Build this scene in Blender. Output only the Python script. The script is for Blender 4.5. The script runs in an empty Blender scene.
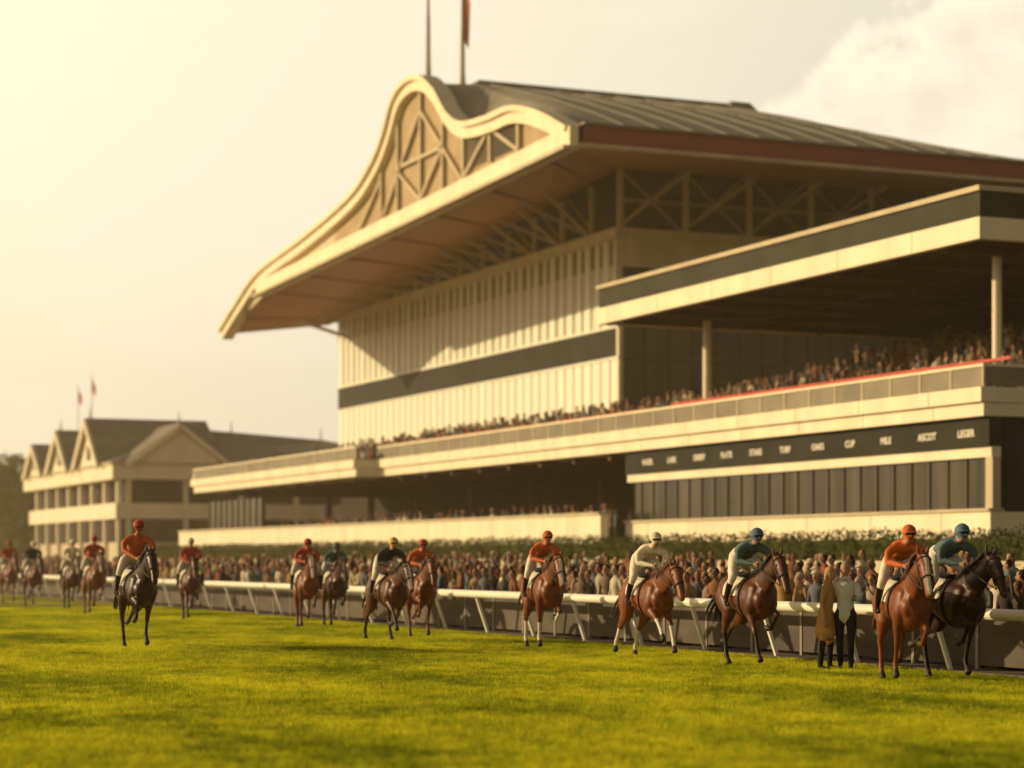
import bpy, math, random
import numpy as np
from mathutils import Vector, Matrix
random.seed(7); rng=np.random.default_rng(7)
scene=bpy.context.scene
COL=scene.collection
# ---------------------------------------------------------------- materials
MATS={}
def nmat(name):
    m=bpy.data.materials.new(name); m.use_nodes=True
    nt=m.node_tree; return m,nt,nt.nodes['Principled BSDF']
def mat(name,c,rough=.7,var=.15,scale=1.5,bump=0.0,bscale=20,metal=0,spec=.2,stretch=(1,1,1),coat=0):
    if name in MATS: return MATS[name]
    m,nt,p=nmat(name)
    tc=nt.nodes.new('ShaderNodeTexCoord'); mp=nt.nodes.new('ShaderNodeMapping')
    mp.inputs['Scale'].default_value=stretch
    nt.links.new(tc.outputs['Object'],mp.inputs[0])
    n=nt.nodes.new('ShaderNodeTexNoise'); n.inputs['Scale'].default_value=scale; n.inputs['Detail'].default_value=6
    nt.links.new(mp.outputs[0],n.inputs['Vector'])
    mx=nt.nodes.new('ShaderNodeMix'); mx.data_type='RGBA'
    mx.inputs[6].default_value=(*[x*(1-var) for x in c],1); mx.inputs[7].default_value=(*[min(1,x*(1+var)) for x in c],1)
    mr=nt.nodes.new('ShaderNodeMapRange'); mr.inputs[1].default_value=.3; mr.inputs[2].default_value=.7
    nt.links.new(n.outputs['Fac'],mr.inputs[0]); nt.links.new(mr.outputs[0],mx.inputs[0])
    nt.links.new(mx.outputs[2],p.inputs['Base Color'])
    p.inputs['Roughness'].default_value=rough; p.inputs['Metallic'].default_value=metal
    p.inputs['Specular IOR Level'].default_value=spec
    if coat: p.inputs['Coat Weight'].default_value=coat
    if bump:
        n2=nt.nodes.new('ShaderNodeTexNoise'); n2.inputs['Scale'].default_value=bscale
        nt.links.new(tc.outputs['Object'],n2.inputs['Vector'])
        b=nt.nodes.new('ShaderNodeBump'); b.inputs['Strength'].default_value=bump; b.inputs['Distance'].default_value=.05
        nt.links.new(n2.outputs['Fac'],b.inputs['Height']); nt.links.new(b.outputs[0],p.inputs['Normal'])
    MATS[name]=m; return m
def palette(name,cols,mult=1.0,rough=.8):
    m,nt,p=nmat(name)
    oi=nt.nodes.new('ShaderNodeObjectInfo'); a=nt.nodes.new('ShaderNodeMath'); a.operation='MULTIPLY'; a.inputs[1].default_value=mult
    f=nt.nodes.new('ShaderNodeMath'); f.operation='FRACT'
    nt.links.new(oi.outputs['Random'],a.inputs[0]); nt.links.new(a.outputs[0],f.inputs[0])
    r=nt.nodes.new('ShaderNodeValToRGB'); r.color_ramp.interpolation='CONSTANT'
    e=r.color_ramp.elements
    while len(e)<len(cols): e.new(1)
    for i,c in enumerate(cols):
        e[i].position=i/len(cols); e[i].color=(*c,1)
    nt.links.new(f.outputs[0],r.inputs[0]); nt.links.new(r.outputs[0],p.inputs['Base Color'])
    p.inputs['Roughness'].default_value=rough; p.inputs['Specular IOR Level'].default_value=.15
    MATS[name]=m; return m
mat('cream_paint',(.82,.69,.48),.6,.10,.9,stretch=(1,1,.15))
mat('cream_dark',(.55,.44,.29),.7,.14,.8,stretch=(1,1,.3))
mat('white_panel',(.87,.80,.64),.5,.05,.4,stretch=(1,1,.2))
mat('light_glass',(.60,.53,.40),.35,.14,.5,spec=.3,stretch=(1,1,.15))
mat('dark_band',(.028,.026,.018),.5,.3,.6,spec=.06)
mat('green_band',(.032,.032,.021),.6,.2,.5,spec=.05)
mat('canopy_band',(.050,.048,.031),.6,.2,.5,spec=.05)
mat('rail_panel',(.22,.18,.12),.45,.2,.8)
mat('window_glass',(.050,.040,.025),.18,.8,.8,spec=.45,stretch=(1,1.2,.10))  # upright tone streaks put reflections and hints of curtain into the glass colour
mat('mullion',(.09,.072,.048),.5,.1)
mat('joint',(.32,.26,.17),.8,.2)
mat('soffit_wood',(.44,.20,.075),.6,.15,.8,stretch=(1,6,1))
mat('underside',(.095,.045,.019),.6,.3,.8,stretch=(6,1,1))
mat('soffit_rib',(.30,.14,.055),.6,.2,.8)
mat('maroon_fascia',(.24,.055,.05),.5,.1,.5)
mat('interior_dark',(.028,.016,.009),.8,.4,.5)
mat('truss_steel',(.50,.39,.25),.5,.1)
mat('gable_infill',(.38,.26,.14),.6,.15,.6)
mat('roof_metal',(.30,.28,.22),.5,.18,.3,metal=.1,stretch=(.4,2,1))
mat('roof_seam',(.23,.215,.165),.5,.15,.3)
mat('seat_step',(.16,.11,.07),.8,.2,.8)
mat('red_rail',(.55,.07,.04),.5,.1)
mat('slate_roof',(.23,.205,.165),.6,.15,.6)
mat('asphalt',(.14,.11,.08),.9,.2,.4,bump=.2)
mat('rail_white',(.82,.77,.65),.4,.06,2)
mat('fence_panel',(.085,.066,.046),.6,.4,1.2,stretch=(1,.4,1))
mat('fence_post',(.28,.23,.17),.5,.1)
mat('sign_white',(.75,.69,.56),.6,.03)
mat('pole_metal',(.38,.29,.20),.5,.1)
mat('flag_red',(.5,.18,.10),.8,.1)
mat('bark',(.10,.07,.045),.9,.3,3)
# ---------------------------------------------------------------- builders
def empty(name,loc=(0,0,0)):
    o=bpy.data.objects.new(name,None); o.location=loc; COL.objects.link(o); return o
def mkobj(name,me,parent=None):
    o=bpy.data.objects.new(name,me); COL.objects.link(o)
    if parent: o.parent=parent
    return o
class B:
    def __init__(s): s.v=[]; s.f=[]; s.m=[]; s.ms=[]
    def mi(s,m):
        if m not in s.ms: s.ms.append(m)
        return s.ms.index(m)
    def hexa(s,c,m):
        n=len(s.v); s.v+= [tuple(p) for p in c]; k=s.mi(m)
        for q in ((0,3,2,1),(4,5,6,7),(0,1,5,4),(1,2,6,5),(2,3,7,6),(3,0,4,7)):
            s.f.append(tuple(n+i for i in q)); s.m.append(k)
    def box(s,x0,x1,y0,y1,z0,z1,m):
        s.hexa([(x0,y0,z0),(x1,y0,z0),(x1,y1,z0),(x0,y1,z0),(x0,y0,z1),(x1,y0,z1),(x1,y1,z1),(x0,y1,z1)],m)
    def beam(s,p,q,w,h,m,up=(0,0,1)):
        p=Vector(p);q=Vector(q);t=(q-p).normalized();u=Vector(up)
        if abs(t.dot(u))>.95:u=Vector((1,0,0))
        a=t.cross(u).normalized()*w/2;b=a.cross(t).normalized()*h/2
        s.hexa([p-a-b,p+a-b,p+a+b,p-a+b,q-a-b,q+a-b,q+a+b,q-a+b],m)
    def quad(s,pts,m):
        n=len(s.v); s.v+=[tuple(p) for p in pts]; s.f.append(tuple(range(n,n+len(pts)))); s.m.append(s.mi(m))
    def prism(s,poly,off,m):
        n=len(s.v);k=len(poly);off=Vector(off)
        s.v+=[tuple(p) for p in poly]+[tuple(Vector(p)+off) for p in poly]
        s.f.append(tuple(range(n,n+k)));s.m.append(s.mi(m))
        s.f.append(tuple(range(n+2*k-1,n+k-1,-1)));s.m.append(s.mi(m))
        for i in range(k):
            j=(i+1)%k;s.f.append((n+i,n+j,n+k+j,n+k+i));s.m.append(s.mi(m))
    def cyl(s,p,q,r0,r1,m,n=10):
        p=Vector(p);q=Vector(q);t=(q-p).normalized();u=Vector((0,0,1)) if abs(t.z)<.9 else Vector((1,0,0))
        a=t.cross(u).normalized();b=t.cross(a)
        k=len(s.v)
        for c,r in((p,r0),(q,r1)):
            for i in range(n):
                an=2*math.pi*i/n;s.v.append(tuple(c+a*r*math.cos(an)+b*r*math.sin(an)))
        for i in range(n):
            j=(i+1)%n;s.f.append((k+i,k+j,k+n+j,k+n+i));s.m.append(s.mi(m))
        s.f.append(tuple(k+i for i in range(n-1,-1,-1)));s.m.append(s.mi(m))
        s.f.append(tuple(k+n+i for i in range(n)));s.m.append(s.mi(m))
    def done(s,name,parent=None,smooth=False):
        me=bpy.data.meshes.new(name);me.from_pydata(s.v,[],s.f)
        for m in s.ms: me.materials.append(MATS[m])
        me.polygons.foreach_set('material_index',s.m)
        if smooth: me.polygons.foreach_set('use_smooth',[True]*len(s.f))
        import bmesh
        bm=bmesh.new();bm.from_mesh(me);bmesh.ops.recalc_face_normals(bm,faces=bm.faces);bm.to_mesh(me);bm.free()
        me.update();return mkobj(name,me,parent)
# ---------------------------------------------------------------- world & sun
el=math.radians(15.5); saz=math.atan2(-.82,.57)
S=Vector((math.sin(saz)*math.cos(el),math.cos(saz)*math.cos(el),math.sin(el)))
w=bpy.data.worlds.new("World");scene.world=w;w.use_nodes=True;nt=w.node_tree
bg=nt.nodes['Background'];bg.inputs['Strength'].default_value=.1
def N(t,**k):
    n=nt.nodes.new(t)
    for a,b in k.items():setattr(n,a,b)
    return n
L=nt.links.new
sky=N('ShaderNodeTexSky',sky_type='NISHITA',sun_disc=False,sun_elevation=el,sun_rotation=saz,dust_density=5.0,air_density=1.2,ozone_density=1.0)
tc=N('ShaderNodeTexCoord')
nrm=N('ShaderNodeVectorMath',operation='NORMALIZE');L(tc.outputs['Generated'],nrm.inputs[0])
tint=N('ShaderNodeMix',data_type='RGBA',blend_type='MULTIPLY');tint.inputs[0].default_value=1
L(sky.outputs[0],tint.inputs[6]);tint.inputs[7].default_value=(.80,.58,.34,1)
dot=N('ShaderNodeVectorMath',operation='DOT_PRODUCT');L(nrm.outputs[0],dot.inputs[0]);dot.inputs[1].default_value=S
mr=N('ShaderNodeMapRange',interpolation_type='SMOOTHSTEP');L(dot.outputs['Value'],mr.inputs[0]);mr.inputs[1].default_value=-.05;mr.inputs[2].default_value=.52
sep=N('ShaderNodeSeparateXYZ');L(nrm.outputs[0],sep.inputs[0])
lo=N('ShaderNodeMapRange',interpolation_type='SMOOTHSTEP');L(sep.outputs['Z'],lo.inputs[0]);lo.inputs[1].default_value=.0;lo.inputs[2].default_value=.17
warm=N('ShaderNodeMix',data_type='RGBA');L(lo.outputs[0],warm.inputs[0])
warm.inputs[6].default_value=(12.6,9.7,5.7,1);warm.inputs[7].default_value=(12.8,11.0,7.8,1)
haze=N('ShaderNodeMix',data_type='RGBA');L(mr.outputs[0],haze.inputs[0])
haze.inputs[6].default_value=(8.9,8.2,6.5,1);L(warm.outputs[2],haze.inputs[7])
hz=N('ShaderNodeMapRange',interpolation_type='SMOOTHSTEP');L(sep.outputs['Z'],hz.inputs[0]);hz.inputs[1].default_value=.25;hz.inputs[2].default_value=.40;hz.inputs[3].default_value=.95;hz.inputs[4].default_value=.03
fw=N('ShaderNodeMapRange',interpolation_type='SMOOTHSTEP');L(dot.outputs['Value'],fw.inputs[0]);fw.inputs[1].default_value=-.5;fw.inputs[2].default_value=-.05;fw.inputs[3].default_value=.05
hf=N('ShaderNodeMath',operation='MULTIPLY');L(hz.outputs[0],hf.inputs[0]);L(fw.outputs[0],hf.inputs[1])
m1=N('ShaderNodeMix',data_type='RGBA');L(hf.outputs[0],m1.inputs[0]);L(tint.outputs[2],m1.inputs[6]);L(haze.outputs[2],m1.inputs[7])
def blob(c,r):
    d=N('ShaderNodeVectorMath',operation='DISTANCE');L(nrm.outputs[0],d.inputs[0]);d.inputs[1].default_value=Vector(c).normalized()
    q=N('ShaderNodeMath',operation='DIVIDE');L(d.outputs['Value'],q.inputs[0]);q.inputs[1].default_value=r
    return q.outputs[0]
prev=None
for az,ev,r in ((36.0,12.35,.038),(34.6,11.6,.036),(32.7,11.2,.028),(31.8,11.7,.016),(37.6,11.2,.055),(35.2,13.2,.022),(31.0,10.8,.020),(36.5,13.6,.024),(39.3,12.6,.06)):
    az=math.radians(az);ev=math.radians(ev)
    o=blob((math.sin(az)*math.cos(ev),math.cos(az)*math.cos(ev),math.sin(ev)),r)
    if prev is None: prev=o
    else:
        mn=N('ShaderNodeMath',operation='SMOOTH_MIN');L(prev,mn.inputs[0]);L(o,mn.inputs[1]);mn.inputs[2].default_value=.25;prev=mn.outputs[0]
cn=N('ShaderNodeTexNoise');L(nrm.outputs[0],cn.inputs['Vector']);cn.inputs['Scale'].default_value=36;cn.inputs['Detail'].default_value=7;cn.inputs['Roughness'].default_value=.6
cm=N('ShaderNodeMath',operation='MULTIPLY_ADD');L(cn.outputs['Fac'],cm.inputs[0]);cm.inputs[1].default_value=2.4;L(prev,cm.inputs[2])
cf=N('ShaderNodeMapRange',interpolation_type='SMOOTHSTEP');L(cm.outputs[0],cf.inputs[0]);cf.inputs[1].default_value=2.4;cf.inputs[2].default_value=1.95;cf.inputs[3].default_value=0;cf.inputs[4].default_value=.9
cc=N('ShaderNodeMix',data_type='RGBA');cs=N('ShaderNodeMapRange');L(cm.outputs[0],cs.inputs[0]);cs.inputs[1].default_value=2.2;cs.inputs[2].default_value=1.2
L(cs.outputs[0],cc.inputs[0]);cc.inputs[6].default_value=(13.0,11.3,8.3,1);cc.inputs[7].default_value=(10.4,9.0,6.9,1)
m2=N('ShaderNodeMix',data_type='RGBA');L(cf.outputs[0],m2.inputs[0]);L(m1.outputs[2],m2.inputs[6]);L(cc.outputs[2],m2.inputs[7])
vm=N('ShaderNodeMapping');vm.inputs['Scale'].default_value=(1,1,3.5);L(nrm.outputs[0],vm.inputs[0])
vn=N('ShaderNodeTexNoise');L(vm.outputs[0],vn.inputs['Vector']);vn.inputs['Scale'].default_value=7;vn.inputs['Detail'].default_value=6
vr=N('ShaderNodeMapRange',interpolation_type='SMOOTHSTEP');L(vn.outputs['Fac'],vr.inputs[0]);vr.inputs[1].default_value=.5;vr.inputs[2].default_value=.75;vr.inputs[4].default_value=.35
m3=N('ShaderNodeMix',data_type='RGBA');L(m2.outputs[2],m3.inputs[6]);m3.inputs[7].default_value=(12,10.6,8.0,1)
vmul=N('ShaderNodeMath',operation='MULTIPLY');L(vr.outputs[0],vmul.inputs[0]);L(hf.outputs[0],vmul.inputs[1]);L(vmul.outputs[0],m3.inputs[0])
L(m3.outputs[2],bg.inputs['Color'])
sd=bpy.data.lights.new('sun','SUN');sd.energy=5;sd.angle=math.radians(.6);sd.color=(1,.77,.42)
so=bpy.data.objects.new('sun',sd);COL.objects.link(so);so.rotation_euler=S.to_track_quat('Z','Y').to_euler();so.location=(-60,120,80)
b=B();b.box(-200,320,24,520,.5,46,'bark');hzo=b.done('haze')
hm=bpy.data.materials.new('haze_air');hm.use_nodes=True;ht=hm.node_tree
for n_ in list(ht.nodes):
    if n_.type=='BSDF_PRINCIPLED': ht.nodes.remove(n_)
vs=ht.nodes.new('ShaderNodeVolumeScatter');vs.inputs['Density'].default_value=.0009;vs.inputs['Anisotropy'].default_value=.35;vs.inputs['Color'].default_value=(1,.80,.50,1)
ht.links.new(vs.outputs[0],ht.nodes['Material Output'].inputs['Volume'])
hzo.data.materials.clear();hzo.data.materials.append(hm)
# ---------------------------------------------------------------- ground
def world_noise_mat(name,c1,c2,c3,trans=False):
    m,nt,p=nmat(name)
    g=nt.nodes.new('ShaderNodeNewGeometry')
    def nz(scale,detail,st,rot=0):
        mp=nt.nodes.new('ShaderNodeMapping');mp.inputs['Scale'].default_value=st;mp.inputs['Rotation'].default_value=(0,0,rot)
        nt.links.new(g.outputs['Position'],mp.inputs[0])
        n=nt.nodes.new('ShaderNodeTexNoise');n.inputs['Scale'].default_value=scale;n.inputs['Detail'].default_value=detail;n.inputs['Roughness'].default_value=.6;nt.links.new(mp.outputs[0],n.inputs[0]);return n.outputs[0]
    a0=nz(.30,3,(1,.5,1),.4);a1=nz(1.6,5,(1,1,0));a2=nz(6,3,(1,.8,0))
    s0=nt.nodes.new('ShaderNodeMath');s0.operation='MULTIPLY_ADD';s0.inputs[1].default_value=1.5;s0.inputs[2].default_value=-.25;nt.links.new(a0,s0.inputs[0])
    s1=nt.nodes.new('ShaderNodeMath');s1.operation='ADD';nt.links.new(s0.outputs[0],s1.inputs[0]);nt.links.new(a1,s1.inputs[1])
    a=nt.nodes.new('ShaderNodeMath');a.operation='ADD';nt.links.new(s1.outputs[0],a.inputs[0]);nt.links.new(a2,a.inputs[1])
    r=nt.nodes.new('ShaderNodeValToRGB');mr=nt.nodes.new('ShaderNodeMapRange');mr.inputs[1].default_value=1.22;mr.inputs[2].default_value=1.75
    nt.links.new(a.outputs[0],mr.inputs[0]);nt.links.new(mr.outputs[0],r.inputs[0])
    e=r.color_ramp.elements;e[0].color=(*c1,1);e[1].color=(*c3,1);x=e.new(.5);x.color=(*c2,1)
    nt.links.new(r.outputs[0],p.inputs['Base Color']);p.inputs['Roughness'].default_value=.8;p.inputs['Specular IOR Level'].default_value=.1
    if trans:
        t=nt.nodes.new('ShaderNodeBsdfTranslucent');nt.links.new(r.outputs[0],t.inputs[0])
        ms=nt.nodes.new('ShaderNodeMixShader');ms.inputs[0].default_value=.5
        nt.links.new(p.outputs[0],ms.inputs[1]);nt.links.new(t.outputs[0],ms.inputs[2]);nt.links.new(ms.outputs[0],nt.nodes['Material Output'].inputs[0])
    else:
        n3=nt.nodes.new('ShaderNodeTexNoise');n3.inputs['Scale'].default_value=14;n3.inputs['Detail'].default_value=4;nt.links.new(g.outputs['Position'],n3.inputs[0])
        b=nt.nodes.new('ShaderNodeBump');b.inputs['Strength'].default_value=.8;b.inputs['Distance'].default_value=.06
        nt.links.new(n3.outputs['Fac'],b.inputs['Height']);nt.links.new(b.outputs[0],p.inputs['Normal'])
    MATS[name]=m
world_noise_mat('turf_ground',(.11,.13,.010),(.28,.29,.016),(.46,.43,.026))
world_noise_mat('turf_blades',(.20,.24,.012),(.46,.48,.020),(.74,.68,.035),True)
b=B();b.quad([(-2500,-1500,0),(2500,-1500,0),(2500,3500,0),(-2500,3500,0)],'turf_ground');b.done('ground')
ST=(25.4,26.4,27.4,29.0,31,34)
b=B();b.box(22.25,220,-60,420,-.2,.03,'asphalt')
for k in range(6): b.box(ST[k],39.8,20,200,-.1,.03+.07*(k+1),'asphalt')
b.done('apron_pavement')
gr=empty('grass_turf')
tiles=[]
for t in range(3):
    n=36000
    nc=1500;cc_=rng.uniform(-2,2,(nc,2));hh=rng.uniform(.6,1.7,nc);k_=rng.integers(0,nc,n)
    c=np.where(rng.random((n,1))<.55,cc_[k_]+rng.normal(0,.035,(n,2)),rng.uniform(-2,2,(n,2)))
    a=rng.uniform(0,2*np.pi,n);h=rng.uniform(.03,.06,n)*hh[k_];wd=rng.uniform(.005,.011,n)
    l=rng.normal(0,.02,(n,2))
    P=np.zeros((n,3,3));P[:,0,:2]=c-np.stack([np.cos(a),np.sin(a)],1)*wd[:,None];P[:,1,:2]=c+np.stack([np.cos(a),np.sin(a)],1)*wd[:,None]
    P[:,2,:2]=c+l;P[:,2,2]=h
    me=bpy.data.meshes.new('turf_tile');me.from_pydata(P.reshape(-1,3).tolist(),[],np.arange(3*n).reshape(n,3).tolist())
    me.materials.append(MATS['turf_blades']);tiles.append(me)
for i in range(12):
    for j in range(20):
        x=19.9-4*i;y=12+4*j
        dep=x*.3982+y*.9173;rt=x*.9173-y*.3982
        if 16<dep<85 and abs(rt)<dep*.236+5:
            o=mkobj('turf_tile',random.choice(tiles),gr);o.location=(x,y,0);o.rotation_euler=(0,0,random.randrange(4)*math.pi/2)
# ---------------------------------------------------------------- running rail
b=B()
X=21.95
b.cyl((X,-20,1.05),(X,240,1.05),.10,.10,'rail_white',14)
y=-19.
while y<240:
    b.beam((X+.38,y,0),(X+.03,y,1.0),.07,.07,'rail_white')
    y+=3
b.done('running_rail',smooth=False)
b=B();X=22.9
y=-20.
while y<240:
    b.box(X,X+.06,y,y+.08,0,1.0,'fence_post')
    b.box(X+.02,X+.045,y+.08,y+2.0,.10,.90,'fence_panel')
    y+=2
b.box(X-.01,X+.07,-20,240,1.0,1.06,'fence_post')
b.done('crowd_barrier_fence')
# ---------------------------------------------------------------- GRANDSTAND
gs=empty('grandstand')
b=B()
Y0,Y1,YM,YE=62.,90.,123.,160.
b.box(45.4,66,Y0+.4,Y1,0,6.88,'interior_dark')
b.box(44.95,45.6,Y0+.1,Y1+.3,0,3.62,'cream_paint')
b.box(44.85,45.5,Y0+.05,Y1+.35,3.62,3.72,'cream_dark')
b.box(45.2,45.35,Y0+.5,Y1-.2,3.72,5.5,'window_glass')
y=Y0+.6;i=0
while y<Y1-.3:
    b.box(45.14,45.2,y,y+(.05 if i%3 else .11),3.72,5.5,'mullion');y+=1.15;i+=1
b.box(45.0,45.4,Y0+.1,Y1+.2,5.5,5.86,'cream_paint')
b.box(44.9,45.4,Y0+.1,Y1+.2,5.862,6.86,'green_band')
b.box(45.6,66,Y0+.1,Y0+.35,0,3.6,'cream_paint');b.box(45.7,66,Y0+.2,Y0+.38,3.6,6.88,'dark_band')
b.box(45.01,45.35,Y0+.05,Y0+.45,3.72,5.5,'cream_dark')
for k in range(8): b.box(47+k*2,47.1+k*2,Y0+.12,Y0+.2,3.6,6.8,'mullion')
for (xa,ya,yb) in ((44.6,Y0,YM),(43.2,YM,YE)):
    b.box(xa,46.2,ya,yb,6.9,7.38,'cream_paint')
    b.box(xa-.18,46.2,ya-.1,yb+.1,7.385,7.9,'cream_paint')
    b.box(xa+.02,xa+.08,ya+.05,yb-.05,7.95,8.6,'rail_panel')
    b.box(xa-.03,xa+.13,ya,yb,8.605,8.70,'cream_paint')
    y=ya
    while y<yb: b.box(xa-.01,xa+.1,y,y+.09,7.9,8.6,'cream_dark');y+=1.9
    y=ya+3
    while y<yb: b.box(xa-.186,xa-.1,y,y+.03,7.39,7.89,'joint');b.box(xa-.006,xa+.1,y,y+.03,6.91,7.37,'joint');y+=4.6
y=Y0+3
while y<Y1: b.box(44.944,45,y,y+.03,0,3.6,'joint');y+=4.6
b.box(46.2,66,Y0,Y0+.4,6.9,7.9,'cream_paint')
b.box(44.75,66,Y0+.02,Y0+.08,7.95,8.6,'rail_panel');b.box(44.7,66,Y0-.02,Y0+.12,8.605,8.7,'cream_paint')
b.box(43.2,60,YE-.3,YE-.02,6.9,8.4,'cream_paint')
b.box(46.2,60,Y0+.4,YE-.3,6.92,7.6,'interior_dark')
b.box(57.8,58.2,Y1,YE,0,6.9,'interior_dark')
b.box(44.2,57.8,Y1,YE+3,0,2.9,'seat_step')
b.box(43.7,44.1,Y1+.4,YE+6,0,4.0,'cream_paint');b.box(43.6,44.2,Y1+.4,YE+6,4.0,4.12,'cream_dark')
b.box(43.66,43.7,Y1+.4,YE+6,2.0,2.1,'cream_dark')
y=Y1+4
while y<YE+5: b.box(43.694,43.75,y,y+.03,2.1,3.99,'joint');y+=4.6
y=Y1+9
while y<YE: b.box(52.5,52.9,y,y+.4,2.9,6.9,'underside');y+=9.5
b.box(44.4,44.6,YE-14,YE,4.0,6.2,'window_glass')
y=YE-14
while y<YE: b.box(44.3,44.4,y,y+.12,4.0,6.3,'mullion');y+=1.5
y=Y1+2
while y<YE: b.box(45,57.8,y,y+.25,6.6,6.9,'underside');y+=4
for k in range(15):
    x=46.2+k*.93
    b.box(x,x+.93 if k<14 else 60,Y1,YE-1,7.6,7.7+k*.17,'seat_step')
for k in range(21):
    x=46.2+k*.93
    b.box(x,x+.93,Y0+.4,Y1,7.6,7.7+k*.25,'seat_step')
b.box(66,66.4,Y0,Y1,0,12.9,'interior_dark')
b.box(66.4,75,Y0+1,121,0,12.9,'interior_dark')
b.box(46.1,46.15,Y0+.5,Y1-2,8.95,9.05,'red_rail')
b.box(46.1,46.15,Y1,YM,8.9,8.96,'red_rail')
b.done('lower_stand',gs)
words=['HAZEL','LARK','DERBY','PLATE','STAKE','TURF','OAKS','CUP','MILE','ASCOT','LEGER']
for k,wd in enumerate(words):
    y=88.4-k*2.45
    cu=bpy.data.curves.new('text','FONT');cu.body=wd;cu.size=.35;cu.extrude=.01;cu.offset=.010
    o=bpy.data.objects.new('sign_lettering',cu);COL.objects.link(o);o.parent=gs;o.location=(44.87,y,6.24);o.rotation_euler=(math.pi/2,0,-math.pi/2)
    cu.materials.append(MATS['sign_white'])
# canopy
b=B()
x0,x1,y0,y1=43.5,68,60.7,90.3
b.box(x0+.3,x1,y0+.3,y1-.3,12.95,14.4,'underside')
def frame(x0,x1,y0,y1,z0,z1,t,m):
    b.box(x0,x0+t,y0,y1,z0,z1,m);b.box(x0+t,x1,y0,y0+t,z0,z1,m);b.box(x0+t,x1,y1-t,y1,z0,z1,m)
frame(x0,x1,y0,y1,12.76,13.5,.3,'cream_paint')
frame(x0+.06,x1,y0+.06,y1-.06,13.502,14.38,.24,'canopy_band')
frame(x0-.05,x1,y0-.05,y1+.05,14.382,14.56,.4,'cream_dark')
y=y0+4
while y<y1: b.box(x0-.006,x0+.1,y,y+.03,12.77,13.49,'joint');y+=4.9
b.box(x0+.3,x1,y0+.3,y1-.3,14.4,14.5,'roof_metal')
y=y0+2.5
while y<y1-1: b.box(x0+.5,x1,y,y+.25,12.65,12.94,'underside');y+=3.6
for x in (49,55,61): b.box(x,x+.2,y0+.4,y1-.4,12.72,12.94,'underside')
b.cyl((46.4,63.7,7.7),(46.4,63.7,12.9),.17,.17,'cream_paint',16)
b.cyl((48,88,7.7),(48,88,12.9),.2,.2,'cream_paint',16)
b.done('stand_canopy',gs)
# main hall
b=B()
FX,FY,FE=60.,121.5,175.5
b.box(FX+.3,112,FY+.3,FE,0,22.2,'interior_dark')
b.box(FX+.1,FX+.3,FY+.2,FE,8,14.6,'light_glass')
b.box(FX+.05,FX+.3,FY+.1,FE,14.6,16.4,'dark_band')
b.box(FX+.1,FX+.3,FY+.2,FE,16.4,22.0,'light_glass')
b.box(FX+.04,FX+.1,FY+.2,FE,20.4,21.9,'rail_panel')  # darker strip puts the roof overhang's shade into the upper facade colour
b.box(FX-.04,FX+.1,FY,FE,14.45,14.6,'white_panel');b.box(FX-.04,FX+.1,FY,FE,16.4,16.55,'white_panel')
b.box(FX-.35,FX+.3,FY-.35,FE,22.0,22.6,'cream_paint')
y=FY+.1;i=0
while y<FE:
    b.box(FX+.05,FX+.1,y,y+1.0,8,14.45,'white_panel')
    b.box(FX+.0,FX+.1,y,y+.8 if i%2 else y+.6,16.55,21.99,'white_panel')
    y+=1.35;i+=1
b.box(FX+.3,112,FY,FY+.3,20.2,22.0,'cream_paint');b.box(FX,112,FY-.3,FY+.3,22.0,22.6,'cream_paint')
b.box(FX,FX+.3,FY,FY+.3,8,22.0,'cream_paint')
b.box(FX+.3,112,FY+.1,FY+.3,0,20.2,'window_glass')
for z in (11,14.4,17.6): b.box(FX+.3,112,FY,FY+.1,z,z+.2,'mullion')
x=FX+1.8
while x<112: b.box(x,x+.1,FY+.02,FY+.1,6,20.2,'interior_dark');x+=1.7
b.box(FX+.3,112,FY-.02,FY+.12,19.6,20.2,'dark_band')
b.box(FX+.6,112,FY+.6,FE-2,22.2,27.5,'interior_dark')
for k in range(12):
    x=FX+k*4.6
    b.box(x,x+.32,FY-.05,FY+.27,22.6,27,'cream_paint')
    if x+4.6<112:
        b.beam((x+.2,FY+.2,22.7),(x+4.5,FY+.2,26.4),.16,.2,'truss_steel');b.beam((x+.2,FY+.3,26.4),(x+4.5,FY+.3,22.7),.16,.2,'truss_steel')
        b.box(x+.32,x+4.6,FY+.1,FY+.3,24.3,24.5,'truss_steel')
        b.beam((x+.16,FY-.1,22.8),(x+.16+1.2,FY-7,25.1),.14,.16,'truss_steel')
y=FY+4;
while y<FE-4:
    zt=26.1-(y-FY)/54*3.9
    b.box(FX,FX+.25,y,y+.25,22.6,zt,'cream_paint')
    b.beam((FX-.1,y,22.6),(FX-4,y-1.8,zt-1.0),.18,.2,'truss_steel');b.beam((FX-.1,y,22.6),(FX-4,y+1.8,zt-1.1),.18,.2,'truss_steel')
    b.beam((FX+.4,y,22.6),(FX+.4,y+4.4,zt),.14,.16,'truss_steel')
    y+=4.5
b.beam((FX,FE-3,20.5),(FX-7,FE-5,22),.25,.25,'cream_dark')
b.done('main_hall',gs)
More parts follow.
